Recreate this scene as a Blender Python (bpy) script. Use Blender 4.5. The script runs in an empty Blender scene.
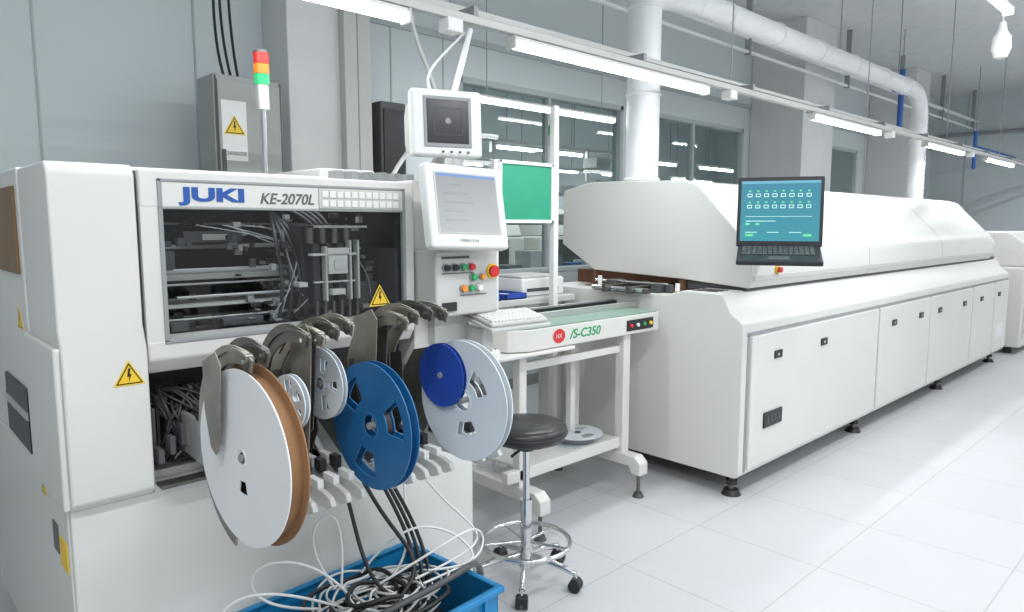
import bpy, bmesh, math, random
from mathutils import Matrix, Vector
random.seed(7)
S=bpy.context.scene
rad=math.radians
# ---------------------------------------------------------------- materials
MC={}
def mat(name,col,rough=.45,metal=0.0,var=.04,scale=6,bump=0.0,spec=.5,coat=0.0,emit=None,es=0):
    if name in MC: return MC[name]
    m=bpy.data.materials.new(name); m.use_nodes=True
    nt=m.node_tree; b=nt.nodes['Principled BSDF']
    tc=nt.nodes.new('ShaderNodeTexCoord'); n=nt.nodes.new('ShaderNodeTexNoise')
    n.inputs['Scale'].default_value=scale; n.inputs['Detail'].default_value=4
    nt.links.new(tc.outputs['Object'],n.inputs['Vector'])
    r=nt.nodes.new('ShaderNodeValToRGB')
    r.color_ramp.elements[0].position=.3; r.color_ramp.elements[1].position=.7
    r.color_ramp.elements[0].color=(*[max(0,c*(1-var)) for c in col],1)
    r.color_ramp.elements[1].color=(*[min(1,c*(1+var)) for c in col],1)
    nt.links.new(n.outputs['Fac'],r.inputs['Fac']); nt.links.new(r.outputs['Color'],b.inputs['Base Color'])
    b.inputs['Roughness'].default_value=rough; b.inputs['Metallic'].default_value=metal
    b.inputs['Specular IOR Level'].default_value=spec; b.inputs['Coat Weight'].default_value=coat
    if bump:
        bp=nt.nodes.new('ShaderNodeBump'); bp.inputs['Strength'].default_value=bump
        n2=nt.nodes.new('ShaderNodeTexNoise'); n2.inputs['Scale'].default_value=scale*20
        nt.links.new(tc.outputs['Object'],n2.inputs['Vector'])
        nt.links.new(n2.outputs['Fac'],bp.inputs['Height']); nt.links.new(bp.outputs['Normal'],b.inputs['Normal'])
    if emit:
        b.inputs['Emission Color'].default_value=(*emit,1); b.inputs['Emission Strength'].default_value=es
    MC[name]=m; return m
def glassmat(name,tint,base=.04,rough=.02):
    m=bpy.data.materials.new(name); m.use_nodes=True; nt=m.node_tree
    for n in list(nt.nodes): nt.nodes.remove(n)
    N=nt.nodes.new; L=nt.links.new
    o=N('ShaderNodeOutputMaterial'); mx=N('ShaderNodeMixShader')
    t=N('ShaderNodeBsdfTransparent'); t.inputs[0].default_value=(*tint,1)
    g=N('ShaderNodeBsdfGlossy'); g.inputs['Roughness'].default_value=rough
    f=N('ShaderNodeLayerWeight'); f.inputs['Blend'].default_value=.5
    p=N('ShaderNodeMath'); p.operation='POWER'; p.inputs[1].default_value=5
    q=N('ShaderNodeMath'); q.operation='MULTIPLY_ADD'; q.inputs[1].default_value=.8; q.inputs[2].default_value=base
    L(f.outputs['Facing'],p.inputs[0]); L(p.outputs[0],q.inputs[0]); L(q.outputs[0],mx.inputs[0])
    L(t.outputs[0],mx.inputs[1]); L(g.outputs[0],mx.inputs[2]); L(mx.outputs[0],o.inputs[0])
    MC[name]=m; return m
W=mat('cream_paint',(.70,.69,.65),.38,var=.02,scale=3)
W2=mat('oven_paint',(.69,.68,.645),.35,var=.02,scale=2)
WG=mat('light_grey_plastic',(.55,.55,.52),.45,var=.03)
WB=mat('white_plastic',(.78,.78,.76),.4,var=.02)
GR=mat('grey_paint',(.30,.31,.31),.45)
DG=mat('dark_grey',(.08,.082,.085),.45)
BK=mat('black_plastic',(.018,.018,.02),.4,var=.2)
BKR=mat('black_vinyl',(.02,.02,.021),.32,var=.1,bump=.05)
CH=mat('chrome',(.72,.72,.72),.14,1.0,var=.03)
ST=mat('brushed_steel',(.50,.48,.44),.33,1.0,var=.1,scale=14)
BZ=mat('bronze_grey_plate',(.30,.28,.235),.40,.6,var=.2,scale=12)
BZD=mat('dark_bronze_plate',(.12,.115,.10),.42,.5,var=.2,scale=12)
STD=mat('dark_steel',(.17,.165,.15),.35,.9,var=.15,scale=14)
AL=mat('aluminium',(.58,.58,.57),.38,.75,var=.06)
TRK=mat('track_grey',(.50,.50,.48),.45,.2)
YE=mat('warning_yellow',(.88,.58,.03),.5)
OR=mat('orange_plastic',(.85,.28,.03),.4)
RD=mat('red_plastic',(.65,.03,.03),.4)
GN=mat('green_plastic',(.03,.36,.12),.4)
BL=mat('blue_plastic',(.012,.17,.50),.35,var=.08)
BLR=mat('reel_blue',(.012,.125,.31),.4,var=.06)
BLD=mat('disc_blue',(.02,.07,.38),.45,var=.06)
BLC=mat('crate_blue',(.01,.22,.48),.4,var=.1)
TXB=mat('logo_blue',(.015,.09,.36),.5)
TXG=mat('letter_grey',(.12,.12,.12),.5)
CB=mat('cardboard_brown',(.28,.145,.065),.75,var=.12,bump=.2)
RW=mat('reel_white',(.76,.76,.76),.4,var=.02)
RT=mat('reel_translucent_white',(.66,.71,.74),.35,var=.03)
GRB=mat('board_green',(.02,.29,.17),.5,var=.05)
GMT=mat('green_grey_mat',(.22,.32,.26),.5,var=.06)
CABW=mat('cable_white',(.72,.72,.70),.4)
CABB=mat('cable_black',(.015,.015,.017),.45)
BRN=mat('amber_window',(.22,.13,.055),.55,var=.1)
COP=mat('copper_inside',(.20,.10,.055),.5,.4,var=.2)
WALL=mat('wall_panel_paint',(.60,.65,.66),.5,var=.03,scale=.8)
WALLS=mat('wall_seam',(.43,.47,.475),.6)
PIL=mat('pillar_paint',(.68,.685,.67),.55,var=.04,scale=2)
CEIL=mat('ceiling_paint',(.76,.78,.78),.7)
CAB=mat('cabinet_grey_green',(.36,.375,.35),.5)
PIPE=mat('pipe_white',(.80,.81,.81),.38,var=.03)
TUBE=mat('fluorescent_tube',(1,1,1),.4,emit=(.94,.97,1),es=14)
BLUEP=mat('blue_pipe_paint',(.03,.12,.40),.4)
GLS=glassmat('hood_glass',(.82,.84,.85),.04)
GLW=glassmat('window_glass',(.66,.74,.74),.05)
def screenmat(name,c1,c2):
    m=bpy.data.materials.new(name); m.use_nodes=True; nt=m.node_tree; b=nt.nodes['Principled BSDF']
    tc=nt.nodes.new('ShaderNodeTexCoord'); g=nt.nodes.new('ShaderNodeTexGradient'); r=nt.nodes.new('ShaderNodeValToRGB')
    mp=nt.nodes.new('ShaderNodeMapping'); mp.inputs['Rotation'].default_value=(0,rad(90),0)
    nt.links.new(tc.outputs['Generated'],mp.inputs[0]); nt.links.new(mp.outputs[0],g.inputs[0])
    nt.links.new(g.outputs[0],r.inputs[0]); r.color_ramp.elements[0].color=(*c1,1); r.color_ramp.elements[1].color=(*c2,1)
    b.inputs['Base Color'].default_value=(.01,.01,.01,1); b.inputs['Roughness'].default_value=.3
    nt.links.new(r.outputs[0],b.inputs['Emission Color']); b.inputs['Emission Strength'].default_value=1.0
    MC[name]=m; return m
SCT=screenmat('screen_teal',(.04,.32,.40),(.03,.24,.36))
SCG=screenmat('screen_pale',(.50,.52,.53),(.36,.38,.40))
SCW=mat('screen_icon_white',(.6,.8,.7),.3,emit=(.35,.70,.60),es=.6)
SCN=mat('screen_icon_green',(.1,.5,.2),.3,emit=(.12,.55,.25),es=.6)
SCD=mat('screen_dark',(.02,.02,.022),.2)
# ---------------------------------------------------------------- helpers
COL=S.collection
class G: M=Matrix.Identity(4)
def root(name,loc):
    e=bpy.data.objects.new(name,None); e.location=loc; e.empty_display_size=.1; COL.objects.link(e); return e
def fin(r,name,bm,m,smooth=False,bev=0,seg=2,solid=0):
    off=Matrix.Translation(-Vector(r.location)) if r else Matrix.Identity(4)
    bm.transform(off@G.M)
    bmesh.ops.recalc_face_normals(bm,faces=bm.faces)
    me=bpy.data.meshes.new(name); bm.to_mesh(me); bm.free(); me.materials.append(m)
    o=bpy.data.objects.new(name,me); COL.objects.link(o)
    if r: o.parent=r
    if smooth:
        for p in me.polygons: p.use_smooth=True
        me.set_sharp_from_angle(angle=rad(40))
    if solid:
        s=o.modifiers.new('s','SOLIDIFY'); s.thickness=solid; s.offset=0
    if bev:
        b=o.modifiers.new('b','BEVEL'); b.width=bev; b.segments=seg; b.limit_method='ANGLE'; b.angle_limit=rad(30)
        for p in me.polygons: p.use_smooth=True
        w=o.modifiers.new('w','WEIGHTED_NORMAL'); w.keep_sharp=True
    return o
def box(r,name,a,b,m,bev=0,seg=2):
    bm=bmesh.new(); bmesh.ops.create_cube(bm,size=1)
    c=[(a[i]+b[i])/2 for i in range(3)]; s=[abs(b[i]-a[i]) for i in range(3)]
    bm.transform(Matrix.Translation(c)@Matrix.Diagonal((*s,1)))
    return fin(r,name,bm,m,bev=bev,seg=seg)
def quad(r,name,pts,m):
    bm=bmesh.new(); bm.faces.new([bm.verts.new(p) for p in pts]); return fin(r,name,bm,m)
def multibox(r,name,lst,m,bev=0):
    bm=bmesh.new()
    for a,b in lst:
        c=[(a[i]+b[i])/2 for i in range(3)]; s=[abs(b[i]-a[i]) for i in range(3)]
        bmesh.ops.create_cube(bm,size=1,matrix=Matrix.Translation(c)@Matrix.Diagonal((*s,1)))
    return fin(r,name,bm,m,bev=bev)
def cyl(r,name,p0,p1,rd,m,r2=None,n=24,cap=True):
    p0=Vector(p0);p1=Vector(p1);d=p1-p0
    bm=bmesh.new(); bmesh.ops.create_cone(bm,cap_ends=cap,segments=n,radius1=rd,radius2=rd if r2 is None else r2,depth=d.length,
        matrix=Matrix.Translation((p0+p1)/2)@d.to_track_quat('Z','Y').to_matrix().to_4x4())
    return fin(r,name,bm,m,smooth=True)
def multicyl(r,name,lst,m,n=16):
    bm=bmesh.new()
    for p0,p1,rd in lst:
        p0=Vector(p0);p1=Vector(p1);d=p1-p0
        bmesh.ops.create_cone(bm,cap_ends=True,segments=n,radius1=rd,radius2=rd,depth=d.length,
          matrix=Matrix.Translation((p0+p1)/2)@d.to_track_quat('Z','Y').to_matrix().to_4x4())
    return fin(r,name,bm,m,smooth=True)
def prism(r,name,pts,ax,lo,hi,m,bev=0,seg=2):
    bm=bmesh.new()
    f={'x':lambda p,t:(t,p[0],p[1]),'y':lambda p,t:(p[0],t,p[1]),'z':lambda p,t:(p[0],p[1],t)}[ax]
    A=[bm.verts.new(f(p,lo)) for p in pts]; B=[bm.verts.new(f(p,hi)) for p in pts]
    bm.faces.new(A); bm.faces.new(list(reversed(B))); n=len(pts)
    for i in range(n): bm.faces.new((A[i],B[i],B[(i+1)%n],A[(i+1)%n]))
    return fin(r,name,bm,m,bev=bev,seg=seg)
def lathe(r,name,prof,m,c=(0,0,0),n=40,axis='z'):
    bm=bmesh.new(); rings=[]
    for (q,z) in prof:
        rings.append([bm.verts.new((max(q,1e-5)*math.cos(2*math.pi*i/n),max(q,1e-5)*math.sin(2*math.pi*i/n),z)) for i in range(n)])
    for a,b in zip(rings,rings[1:]):
        for i in range(n): bm.faces.new((a[i],a[(i+1)%n],b[(i+1)%n],b[i]))
    T=Matrix.Translation(c)
    if axis=='x': T=T@Matrix.Rotation(rad(90),4,'Y')
    if axis=='y': T=T@Matrix.Rotation(rad(90),4,'X')
    bm.transform(T); bmesh.ops.remove_doubles(bm,verts=bm.verts,dist=1e-4)
    return fin(r,name,bm,m,smooth=True)
def torus(r,name,c,R,rr,m,axis='z',n=48,k=10):
    pr=[(R+rr*math.cos(2*math.pi*i/k),rr*math.sin(2*math.pi*i/k)) for i in range(k+1)]
    return lathe(r,name,pr,m,c,n,axis)
def tube(r,name,pts,rd,m,cyc=False,order=4,res=6):
    cu=bpy.data.curves.new(name,'CURVE'); cu.dimensions='3D'; cu.bevel_depth=rd; cu.bevel_resolution=3; cu.resolution_u=res
    lists=pts if isinstance(pts[0][0],(tuple,list,Vector)) else [pts]
    for L in lists:
        sp=cu.splines.new('NURBS'); sp.points.add(len(L)-1)
        for i,p in enumerate(L):
            v=G.M@Vector(p)-Vector(r.location); sp.points[i].co=(*v,1)
        sp.order_u=min(order,len(L)); sp.use_endpoint_u=not cyc; sp.use_cyclic_u=cyc
    cu.materials.append(m); cu.use_fill_caps=True
    o=bpy.data.objects.new(name,cu); COL.objects.link(o); o.parent=r; return o
def text(r,name,s,loc,size,m,rot=(90,0,0),sx=1,ext=.0008,shear=0,bold=0):
    cu=bpy.data.curves.new(name,'FONT'); cu.body=s; cu.size=size; cu.extrude=ext; cu.shear=shear; cu.offset=bold
    cu.materials.append(m); o=bpy.data.objects.new(name,cu); COL.objects.link(o); o.parent=r
    R=Matrix.Rotation(rad(rot[2]),4,'Z')@Matrix.Rotation(rad(rot[1]),4,'Y')@Matrix.Rotation(rad(rot[0]),4,'X')
    o.matrix_local=Matrix.Translation(-Vector(r.location))@G.M@Matrix.Translation(loc)@R@Matrix.Diagonal((sx,1,1,1)); return o
def triangle_sign(r,name,c,s,face='y'):
    x,y,z=c
    def P(k,dy,nm,m,pts=None):
        pts=pts or [(-k,-k*.58),(k,-k*.58),(0,k*1.15)]
        if face=='y': prism(r,nm,[(x+a,z+b) for a,b in pts],'y',y-dy,y,m)
        else: prism(r,nm,[(y-a,z+b) for a,b in pts],'x',x-dy,x,m)
    P(s,.0015,name+'_plate',YE); P(s*.84,.002,name+'_border',BK); P(s*.70,.0025,name+'_field',YE)
    P(s,.003,name+'_bolt',BK,[(a*s,b*s) for a,b in [(-.05,.6),(.1,.6),(.02,.2),(.15,.2),(-.06,-.38),(0,.02),(-.14,.02)]])
def arealight(r,loc,sx,sy,en,rot=(0,0,0),name='lamp_light'):
    L=bpy.data.lights.new(name,'AREA'); L.shape='RECTANGLE'; L.size=sx; L.size_y=sy; L.energy=en; L.color=(.93,.97,1)
    lo=bpy.data.objects.new(name,L); COL.objects.link(lo); lo.parent=r; lo.location=Vector(loc)-Vector(r.location); lo.rotation_euler=rot; return lo
# ================================================================ ROOM
fl=bpy.data.materials.new('floor_vinyl'); fl.use_nodes=True; nt=fl.node_tree; b=nt.nodes['Principled BSDF']
tc=nt.nodes.new('ShaderNodeTexCoord'); br=nt.nodes.new('ShaderNodeTexBrick'); br.offset=0; br.inputs['Scale'].default_value=1
br.inputs['Brick Width'].default_value=.6; br.inputs['Row Height'].default_value=.6; br.inputs['Mortar Size'].default_value=.004
br.inputs['Color1'].default_value=(.60,.60,.615,1); br.inputs['Color2'].default_value=(.575,.578,.592,1); br.inputs['Mortar'].default_value=(.47,.47,.48,1)
br.inputs['Mortar Smooth'].default_value=.3
nt.links.new(tc.outputs['Object'],br.inputs[0])
nz=nt.nodes.new('ShaderNodeTexNoise'); nz.inputs['Scale'].default_value=2.5; nz.inputs['Detail'].default_value=3
nt.links.new(tc.outputs['Object'],nz.inputs[0])
mx=nt.nodes.new('ShaderNodeMix'); mx.data_type='RGBA'; mx.blend_type='MULTIPLY'; mx.inputs[0].default_value=.10
nt.links.new(br.outputs[0],mx.inputs[6]); nt.links.new(nz.outputs['Fac'],mx.inputs[7]); nt.links.new(mx.outputs[2],b.inputs['Base Color'])
mr=nt.nodes.new('ShaderNodeMapRange'); mr.inputs[3].default_value=.34; mr.inputs[4].default_value=.42
nt.links.new(nz.outputs['Fac'],mr.inputs[0]); nt.links.new(mr.outputs[0],b.inputs['Roughness'])
box(None,'floor',(-4,-4,-.1),(17,9.5,0),fl)
box(None,'ceiling',(-4,-4,4.0),(17,9.5,4.1),CEIL)
YW=4.6
wins=[(3.75,5.95,1.05,2.72),(6.15,8.45,1.05,2.72),(9.9,12.2,1.05,2.72)]
cells=[]; xs=-4
for (x0,x1,z0,z1) in wins:
    cells.append(((xs,YW,0),(x0,YW+.12,4))); cells.append(((x0,YW,0),(x1,YW+.12,z0))); cells.append(((x0,YW,z1),(x1,YW+.12,4))); xs=x1
cells.append(((xs,YW,0),(16,YW+.12,4)))
multibox(None,'wall_back',cells,WALL)
box(None,'wall_right',(16,-4,0),(16.12,9.5,4),WALL)
box(None,'wall_left',(-4.12,-4,0),(-4,9.5,4),WALL)
box(None,'wall_far_room',(-4,9.4,0),(16,9.5,4),WALL)
tr=[((x-.006,YW-.006,0),(x+.006,YW,4)) for x in (-2.9,-1.7,-.5,.82,1.66,3.1,3.6,9.7,12.5,13.7,14.9)]
multibox(None,'trim_1',tr,WALLS)
multibox(None,'trim_2',[((2.7,YW-.02,2.98),(16,YW,3.03))],WALLS)
multibox(None,'baseboard_back',[((-4,YW-.015,0),(16,YW,.1))],GR)
multibox(None,'trim_3',[((15.99,y-.01,0),(16,y+.01,4)) for y in (-2,-.8,.4,1.6,2.8,4)],WALLS)
for i,(x0,x1,z0,z1) in enumerate(wins):
    r=root('window_%d'%(i+1),(x0,YW,z0)); f=.05
    fr=[((x0,YW-.01,z0),(x0+f,YW+.1,z1)),((x1-f,YW-.01,z0),(x1,YW+.1,z1)),((x0,YW-.01,z0),(x1,YW+.1,z0+f)),((x0,YW-.01,z1-f),(x1,YW+.1,z1))]
    xx=(x0+x1)/2; fr.append(((xx-.02,YW,z0),(xx+.02,YW+.08,z1)))
    multibox(r,'frame',fr,WALLS,.004)
    quad(r,'glass',[(x0+f,YW+.04,z0+f),(x1-f,YW+.04,z0+f),(x1-f,YW+.04,z1-f),(x0+f,YW+.04,z1-f)],GLW)
r=root('door_1',(14.0,YW,0)); box(r,'leaf',(13.5,YW-.04,0),(14.4,YW,2.2),WG,.005)
multibox(r,'frame',[((13.42,YW-.06,0),(13.5,YW,2.28)),((14.4,YW-.06,0),(14.48,YW,2.28)),((13.42,YW-.06,2.2),(14.48,YW,2.28))],GR)
cyl(r,'handle',(13.6,YW-.1,1.0),(13.75,YW-.1,1.0),.012,CH); box(r,'pane',(13.75,YW-.045,1.3),(14.15,YW-.04,1.9),DG)
def pillar(x0,x1,y0,duct=False):
    r=root('pillar',((x0+x1)/2,(y0+YW)/2,0)); box(r,'shaft',(x0,y0,0),(x1,YW-.002,4),PIL,.01)
    box(r,'skirting',(x0-.01,y0-.01,0),(x1+.01,YW-.02,.1),GR)
    if duct:
        box(r,'cable_duct',(x1-.22,y0-.07,0),(x1-.02,y0,4),WG,.005)
        box(r,'duct_seam',(x1-.125,y0-.073,0),(x1-.118,y0-.069,4),GR)
pillar(2.1,2.68,4.25,True); pillar(8.6,9.5,3.9); pillar(12.6,13.3,3.9)
# next room: a second production line seen through the glass
r=root('production_line',(6,7.2,0))
for i,x in enumerate((3.2,5.0,6.8,8.6,10.4)):
    box(r,'machine_body_%d'%i,(x,6.6,.1),(x+1.5,8.0,1.35),W,.03)
    prism(r,'machine_hood_%d'%i,[(6.6,1.35),(6.75,1.72),(7.8,1.72),(8.0,1.35)],'x',x+.05,x+1.45,W2,.02)
    box(r,'machine_window_%d'%i,(x+.2,6.59,.95),(x+1.2,6.6,1.3),DG)
    cyl(r,'tower_pole_%d'%i,(x+.3,7.4,1.72),(x+.3,7.4,2.05),.012,CH)
    cyl(r,'tower_lamp_%d'%i,(x+.3,7.4,2.05),(x+.3,7.4,2.2),.03,GN)
for i,x in enumerate((3.4,5.6,7.8,10,12.2)):
    for j,y in enumerate((6.2,8.2)):
        r=root('ceiling_lamp',(x+.8,y,2.4)); box(r,'housing',(x,y-.04,2.43),(x+1.6,y+.04,2.47),WB,.005)
        multicyl(r,'tube',[((x+.05,y,2.41),(x+1.55,y,2.41),.018)],TUBE); multicyl(r,'hanger',[((x+.2,y,2.48),(x+.2,y,4),.005),((x+1.4,y,2.48),(x+1.4,y,4),.005)],GR)
        arealight(r,(x+.8,y,2.385),1.5,.08,16)
r=root('assembly_bench',(5.2,5.6,0))
box(r,'top',(3.6,5.3,.9),(8.4,5.9,.95),WG,.01)
multibox(r,'legs',[((x,y,0),(x+.04,y+.04,.9)) for x in (3.65,5.2,6.8,8.3) for y in (5.32,5.82)],AL)
multibox(r,'upper_frame',[((x,5.8,.95),(x+.04,5.84,2.45)) for x in (3.65,5.2,6.8,8.3)]+[((3.65,5.8,1.5),(8.34,5.84,1.54)),((3.65,5.8,1.85),(8.34,5.84,1.88)),((3.65,5.8,2.16),(8.34,5.84,2.2)),((3.65,5.8,2.41),(8.34,5.84,2.45))],AL)
for i in range(14):
    x=3.8+i*.33; h=random.uniform(.1,.3)
    box(r,'parts_box_%d'%i,(x,5.45,.95),(x+.2,5.7,.95+h),random.choice([WB,BL,WG,GR,DG]),.005)
    box(r,'shelf_box_%d'%i,(x,5.62,1.54),(x+.22,5.84,1.54+h*.8),random.choice([WB,BL,WG,WB]),.005)
    if i%2: box(r,'top_box_%d'%i,(x,5.62,1.88),(x+.26,5.84,1.88+h*.8),random.choice([WB,GR,WG,WB]),.005)
    if i%3==0: box(r,'upper_box_%d'%i,(x,5.62,2.2),(x+.26,5.84,2.2+h*.6),random.choice([WB,WG,WB]),.005)
# ================================================================ LIGHT TRACK + LAMPS
def lamp(x0,x1,y,z,top=4.0,en=None):
    r=root('fluorescent_lamp',((x0+x1)/2,y,z))
    prism(r,'housing',[(y-.036,z+.03),(y+.036,z+.03),(y+.022,z+.05),(y-.022,z+.05)],'x',x0,x1,WB,.003)
    multibox(r,'end_cap',[((x0-.012,y-.032,z-.006),(x0,y+.032,z+.05)),((x1,y-.032,z-.006),(x1+.012,y+.032,z+.05))],WG,.003)
    multicyl(r,'tube',[((x0,y,z+.012),(x1,y,z+.012),.017)],TUBE)
    if top: multicyl(r,'hanger',[((x0+.15,y,z+.05),(x0+.15,y,top),.004),((x1-.15,y,z+.05),(x1-.15,y,top),.004)],GR,8)
    arealight(r,((x0+x1)/2,y,z-.012),x1-x0,.05,en or 9)
TY=2.36; TZ=2.29
for x0,x1 in ((.35,1.66),(2.24,3.85),(5.35,6.7),(8.0,9.3),(10.3,11.7),(12.6,14)):
    lamp(x0,x1,TY,TZ,None)
r=root('lighting_track',(7,TY,TZ+.1))
multibox(r,'rail',[((.2,TY-.02,TZ+.055),(15.9,TY+.02,TZ+.09)),((.2,TY+.12,TZ+.13),(15.9,TY+.16,TZ+.17))],TRK,.004)
multibox(r,'joint_box',[((x,TY-.035,TZ+.0),(x+.08,TY+.035,TZ+.055)) for x in (1.85,4.1,6.95,9.6)],WB,.005)
multibox(r,'cross_arm',[((x,TY-.02,TZ+.09),(x+.025,TY+.16,TZ+.13)) for x in (.8,2,3.2,4.4,5.6,6.8,8,9.2,10.4,11.6,12.8,14)],GR)
multicyl(r,'hanger',[((x,TY+.14,TZ+.17),(x,TY+.14,4),.005) for x in (2,4.4,6.8,9.2,11.6,14)],GR,8)
tube(r,'track_cable',[(.3,TY+.07,TZ+.12),(2,TY+.07,TZ+.10),(4,TY+.07,TZ+.13),(7,TY+.07,TZ+.10),(10,TY+.07,TZ+.13),(15.8,TY+.07,TZ+.12)],.01,DG)
lamp(3.3,4.9,3.9,2.38,4.0)
lamp(4.45,5.6,1.22,2.86,4.0); lamp(4.7,6.1,.98,3.0,4.0)
for x in (-1.5,1.0,3.5,8.2,10.8,13.4): lamp(x,x+1.4,.3,3.3,4.0,36)  # unseen row, added outside the view to light the room
for x in (-1.5,1.2,4.0): lamp(x,x+1.4,-2.2,3.3,4.0,42)  # another unseen row added behind the camera as room fill
r=root('pendant_lamp_holder',(6.0,1.33,2.4))
G.M=Matrix.Translation((6.0,1.33,2.77))
lathe(r,'holder',[(0,.14),(.02,.14),(.03,.08),(.055,.04),(.06,-.04),(.04,-.1),(0,-.115)],WB)
multicyl(r,'cord',[((0,0,.14),(0,0,1.23),.006)],WG,8); G.M=Matrix.Identity(4)
# ================================================================ VENT PIPES
def ribbed(r,name,p0,p1,R,m,n=14):
    p0=Vector(p0);p1=Vector(p1)
    multicyl(r,name,[(p0.lerp(p1,i/n),p0.lerp(p1,(i+.55)/n),R*1.06) for i in range(n)],m)
PY=2.85
r=root('exhaust_duct',(3.95,PY,1.79))
cyl(r,'riser',(3.9,PY,1.785),(3.9,PY,3.98),.108,PIPE,n=32)
for z in (1.80,2.35,2.9): torus(r,'riser_collar',(3.9,PY,z),.110,.010,PIPE)
tube(r,'elbow',[(3.9,PY,2.92),(4.0,PY,3.03),(4.25,PY,3.06),(4.6,PY,3.06)],.088,PIPE)
cyl(r,'main_run',(4.5,PY,3.06),(9.05,PY,3.06),.088,PIPE,n=32)
for x in (4.9,5.7,6.5,7.3,8.1,8.8): torus(r,'run_collar',(x,PY,3.06),.090,.010,PIPE,'x')
tube(r,'end_elbow',[(9.0,PY,3.06),(9.25,PY,3.06),(9.38,PY,2.98),(9.38,PY,2.8)],.088,PIPE)
cyl(r,'flex_hose',(9.38,PY,1.7),(9.38,PY,2.85),.088,PIPE,n=32); ribbed(r,'flex_hose_ribs',(9.38,PY,1.75),(9.38,PY,2.8),.091,PIPE,18)
multicyl(r,'bracket',[((x,PY,3.14),(x,PY,4),.006) for x in (5.3,7,8.6)],GR,8)
r=root('conduit_pipe',(8,3.8,3.3))
cyl(r,'run_upper',(2.8,3.8,3.45),(15.9,3.8,3.45),.028,PIPE); cyl(r,'run_lower',(2.8,3.8,3.3),(15.9,3.8,3.3),.018,PIPE)
multibox(r,'clip',[((x,3.77,3.27),(x+.025,3.83,4.0)) for x in (3,5,7,9.6,11.6,13.6,15.5)],GR)
r=root('compressed_air_pipe',(12,3.3,3.0))
cyl(r,'drop_a',(10.1,3.3,2.7),(10.1,3.3,3.5),.035,BLUEP); cyl(r,'drop_b',(13.3,3.2,2.4),(13.3,3.2,3.0),.03,BLUEP)
cyl(r,'run',(13.3,3.2,2.75),(15.98,3.2,2.75),.025,BLUEP); cyl(r,'cross',(9.8,3.3,3.2),(10.5,3.3,3.2),.02,BLUEP)
multicyl(r,'hanger',[((10.1,3.3,3.5),(10.1,3.3,4),.006),((13.3,3.2,3.0),(13.3,3.2,4),.006)],GR,8)
r=root('wall_ventilator',(15.9,2.4,2.5))
box(r,'housing',(15.85,2.1,2.5),(15.99,2.7,3.0),GR,.01); multibox(r,'louvre',[((15.83,2.14,2.53+i*.07),(15.85,2.66,2.57+i*.07)) for i in range(6)],DG)
r=root('wall_conduit',(15.97,0,3.2)); cyl(r,'run',(15.95,-3,3.25),(15.95,4.5,3.25),.03,GR)
# ================================================================ ELECTRICAL CABINET
r=root('electrical_cabinet',(1.68,4.1,0))
box(r,'shell',(1.53,4.0,.1),(1.93,4.24,2.33),CAB,.008); box(r,'plinth',(1.55,4.02,0),(1.91,4.22,.1),DG)
box(r,'door',(1.55,3.985,.15),(1.91,4.0,2.30),CAB,.004); box(r,'lock',(1.56,3.975,1.8),(1.58,3.985,1.92),DG)
multibox(r,'door_gap',[((1.538,3.995,.13),(1.548,4.001,2.32)),((1.912,3.995,.13),(1.922,4.001,2.32))],DG)
box(r,'sign_plate',(1.565,3.982,1.86),(1.705,3.985,2.19),WB); triangle_sign(r,'warning_sign',(1.635,3.982,2.04),.062)
text(r,'sign_text','DANGER',(1.575,3.981,1.89),.031,BK,ext=.0005)
r=root('wall_cables',(1.6,4.2,2.4))
tube(r,'cable',[[(1.66,4.15,2.33),(1.60,4.2,2.6),(1.70,4.35,3.0),(1.78,4.5,3.98)],[(1.70,4.15,2.33),(1.65,4.25,2.7),(1.76,4.4,3.2),(1.82,4.5,3.98)],[(1.74,4.15,2.33),(1.72,4.25,2.7),(1.80,4.4,3.2),(1.86,4.5,3.98)]],.008,CABB)
r=root('drop_hose',(2.7,3.8,2.0))
tube(r,'hose',[(2.62,3.7,3.98),(2.6,3.68,3.1),(2.55,3.6,2.7),(2.65,3.5,2.4),(2.72,3.5,2.2),(2.5,3.4,2.0),(2.2,3.3,1.8),(2.1,3.3,1.5)],.013,CABW)
r=root('control_cabinet',(2.9,4.2,0)); box(r,'shell',(2.74,4.2,0),(2.95,4.56,2.35),DG,.01); box(r,'door',(2.76,4.19,.1),(2.93,4.2,2.3),BK,.004)
# ================================================================ PICK AND PLACE MACHINE
X0,X1,YF,YB=.36,1.69,2.0,3.4
XC=.557
r=root('pick_and_place_machine',((X0+X1)/2,(YF+YB)/2,0))
box(r,'base_front_panel',(X0-.002,YF,.08),(X1,YF+.05,.80),W,.006)
box(r,'base_side_panel',(X0-.006,YF+.02,.08),(X0+.05,YB,.80),W,.004)
box(r,'base_core',(X0+.05,YF+.05,.08),(X1,YB,.82),W,.004)
multibox(r,'foot',[((x,y,0),(x+.08,y+.08,.08)) for x in (X0+.1,X1-.2) for y in (YF+.1,YB-.2)],DG)
box(r,'bed_casting',(X0+.2,YF+.12,.82),(X1-.02,YB,.9),STD)
prism(r,'left_column',[(YF+.02,1.655),(YF-.005,1.63),(YF-.005,1.24),(YF-.03,1.18),(YF-.03,.80),(YF-.01,.78),(YF+.36,.78),(YF+.36,1.655)],'x',X0-.002,XC-.004,W,.007,3)
box(r,'left_column_step',(X0-.018,YF-.02,.785),(X0,YF+.36,1.20),W,.007)
box(r,'column_shadow_gap',(X0+.004,YF+.355,.8),(.5,YF+.42,1.64),GR)
box(r,'left_side_cover',(X0-.004,YF+.375,.8),(.5,YB,1.66),W,.007)
box(r,'base_gap',(X0+.005,YF-.004,.778),(XC,YF+.02,.797),GR)
box(r,'amber_side_window',(X0-.012,2.41,1.36),(X0-.003,2.75,1.61),BRN,.003)
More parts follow.
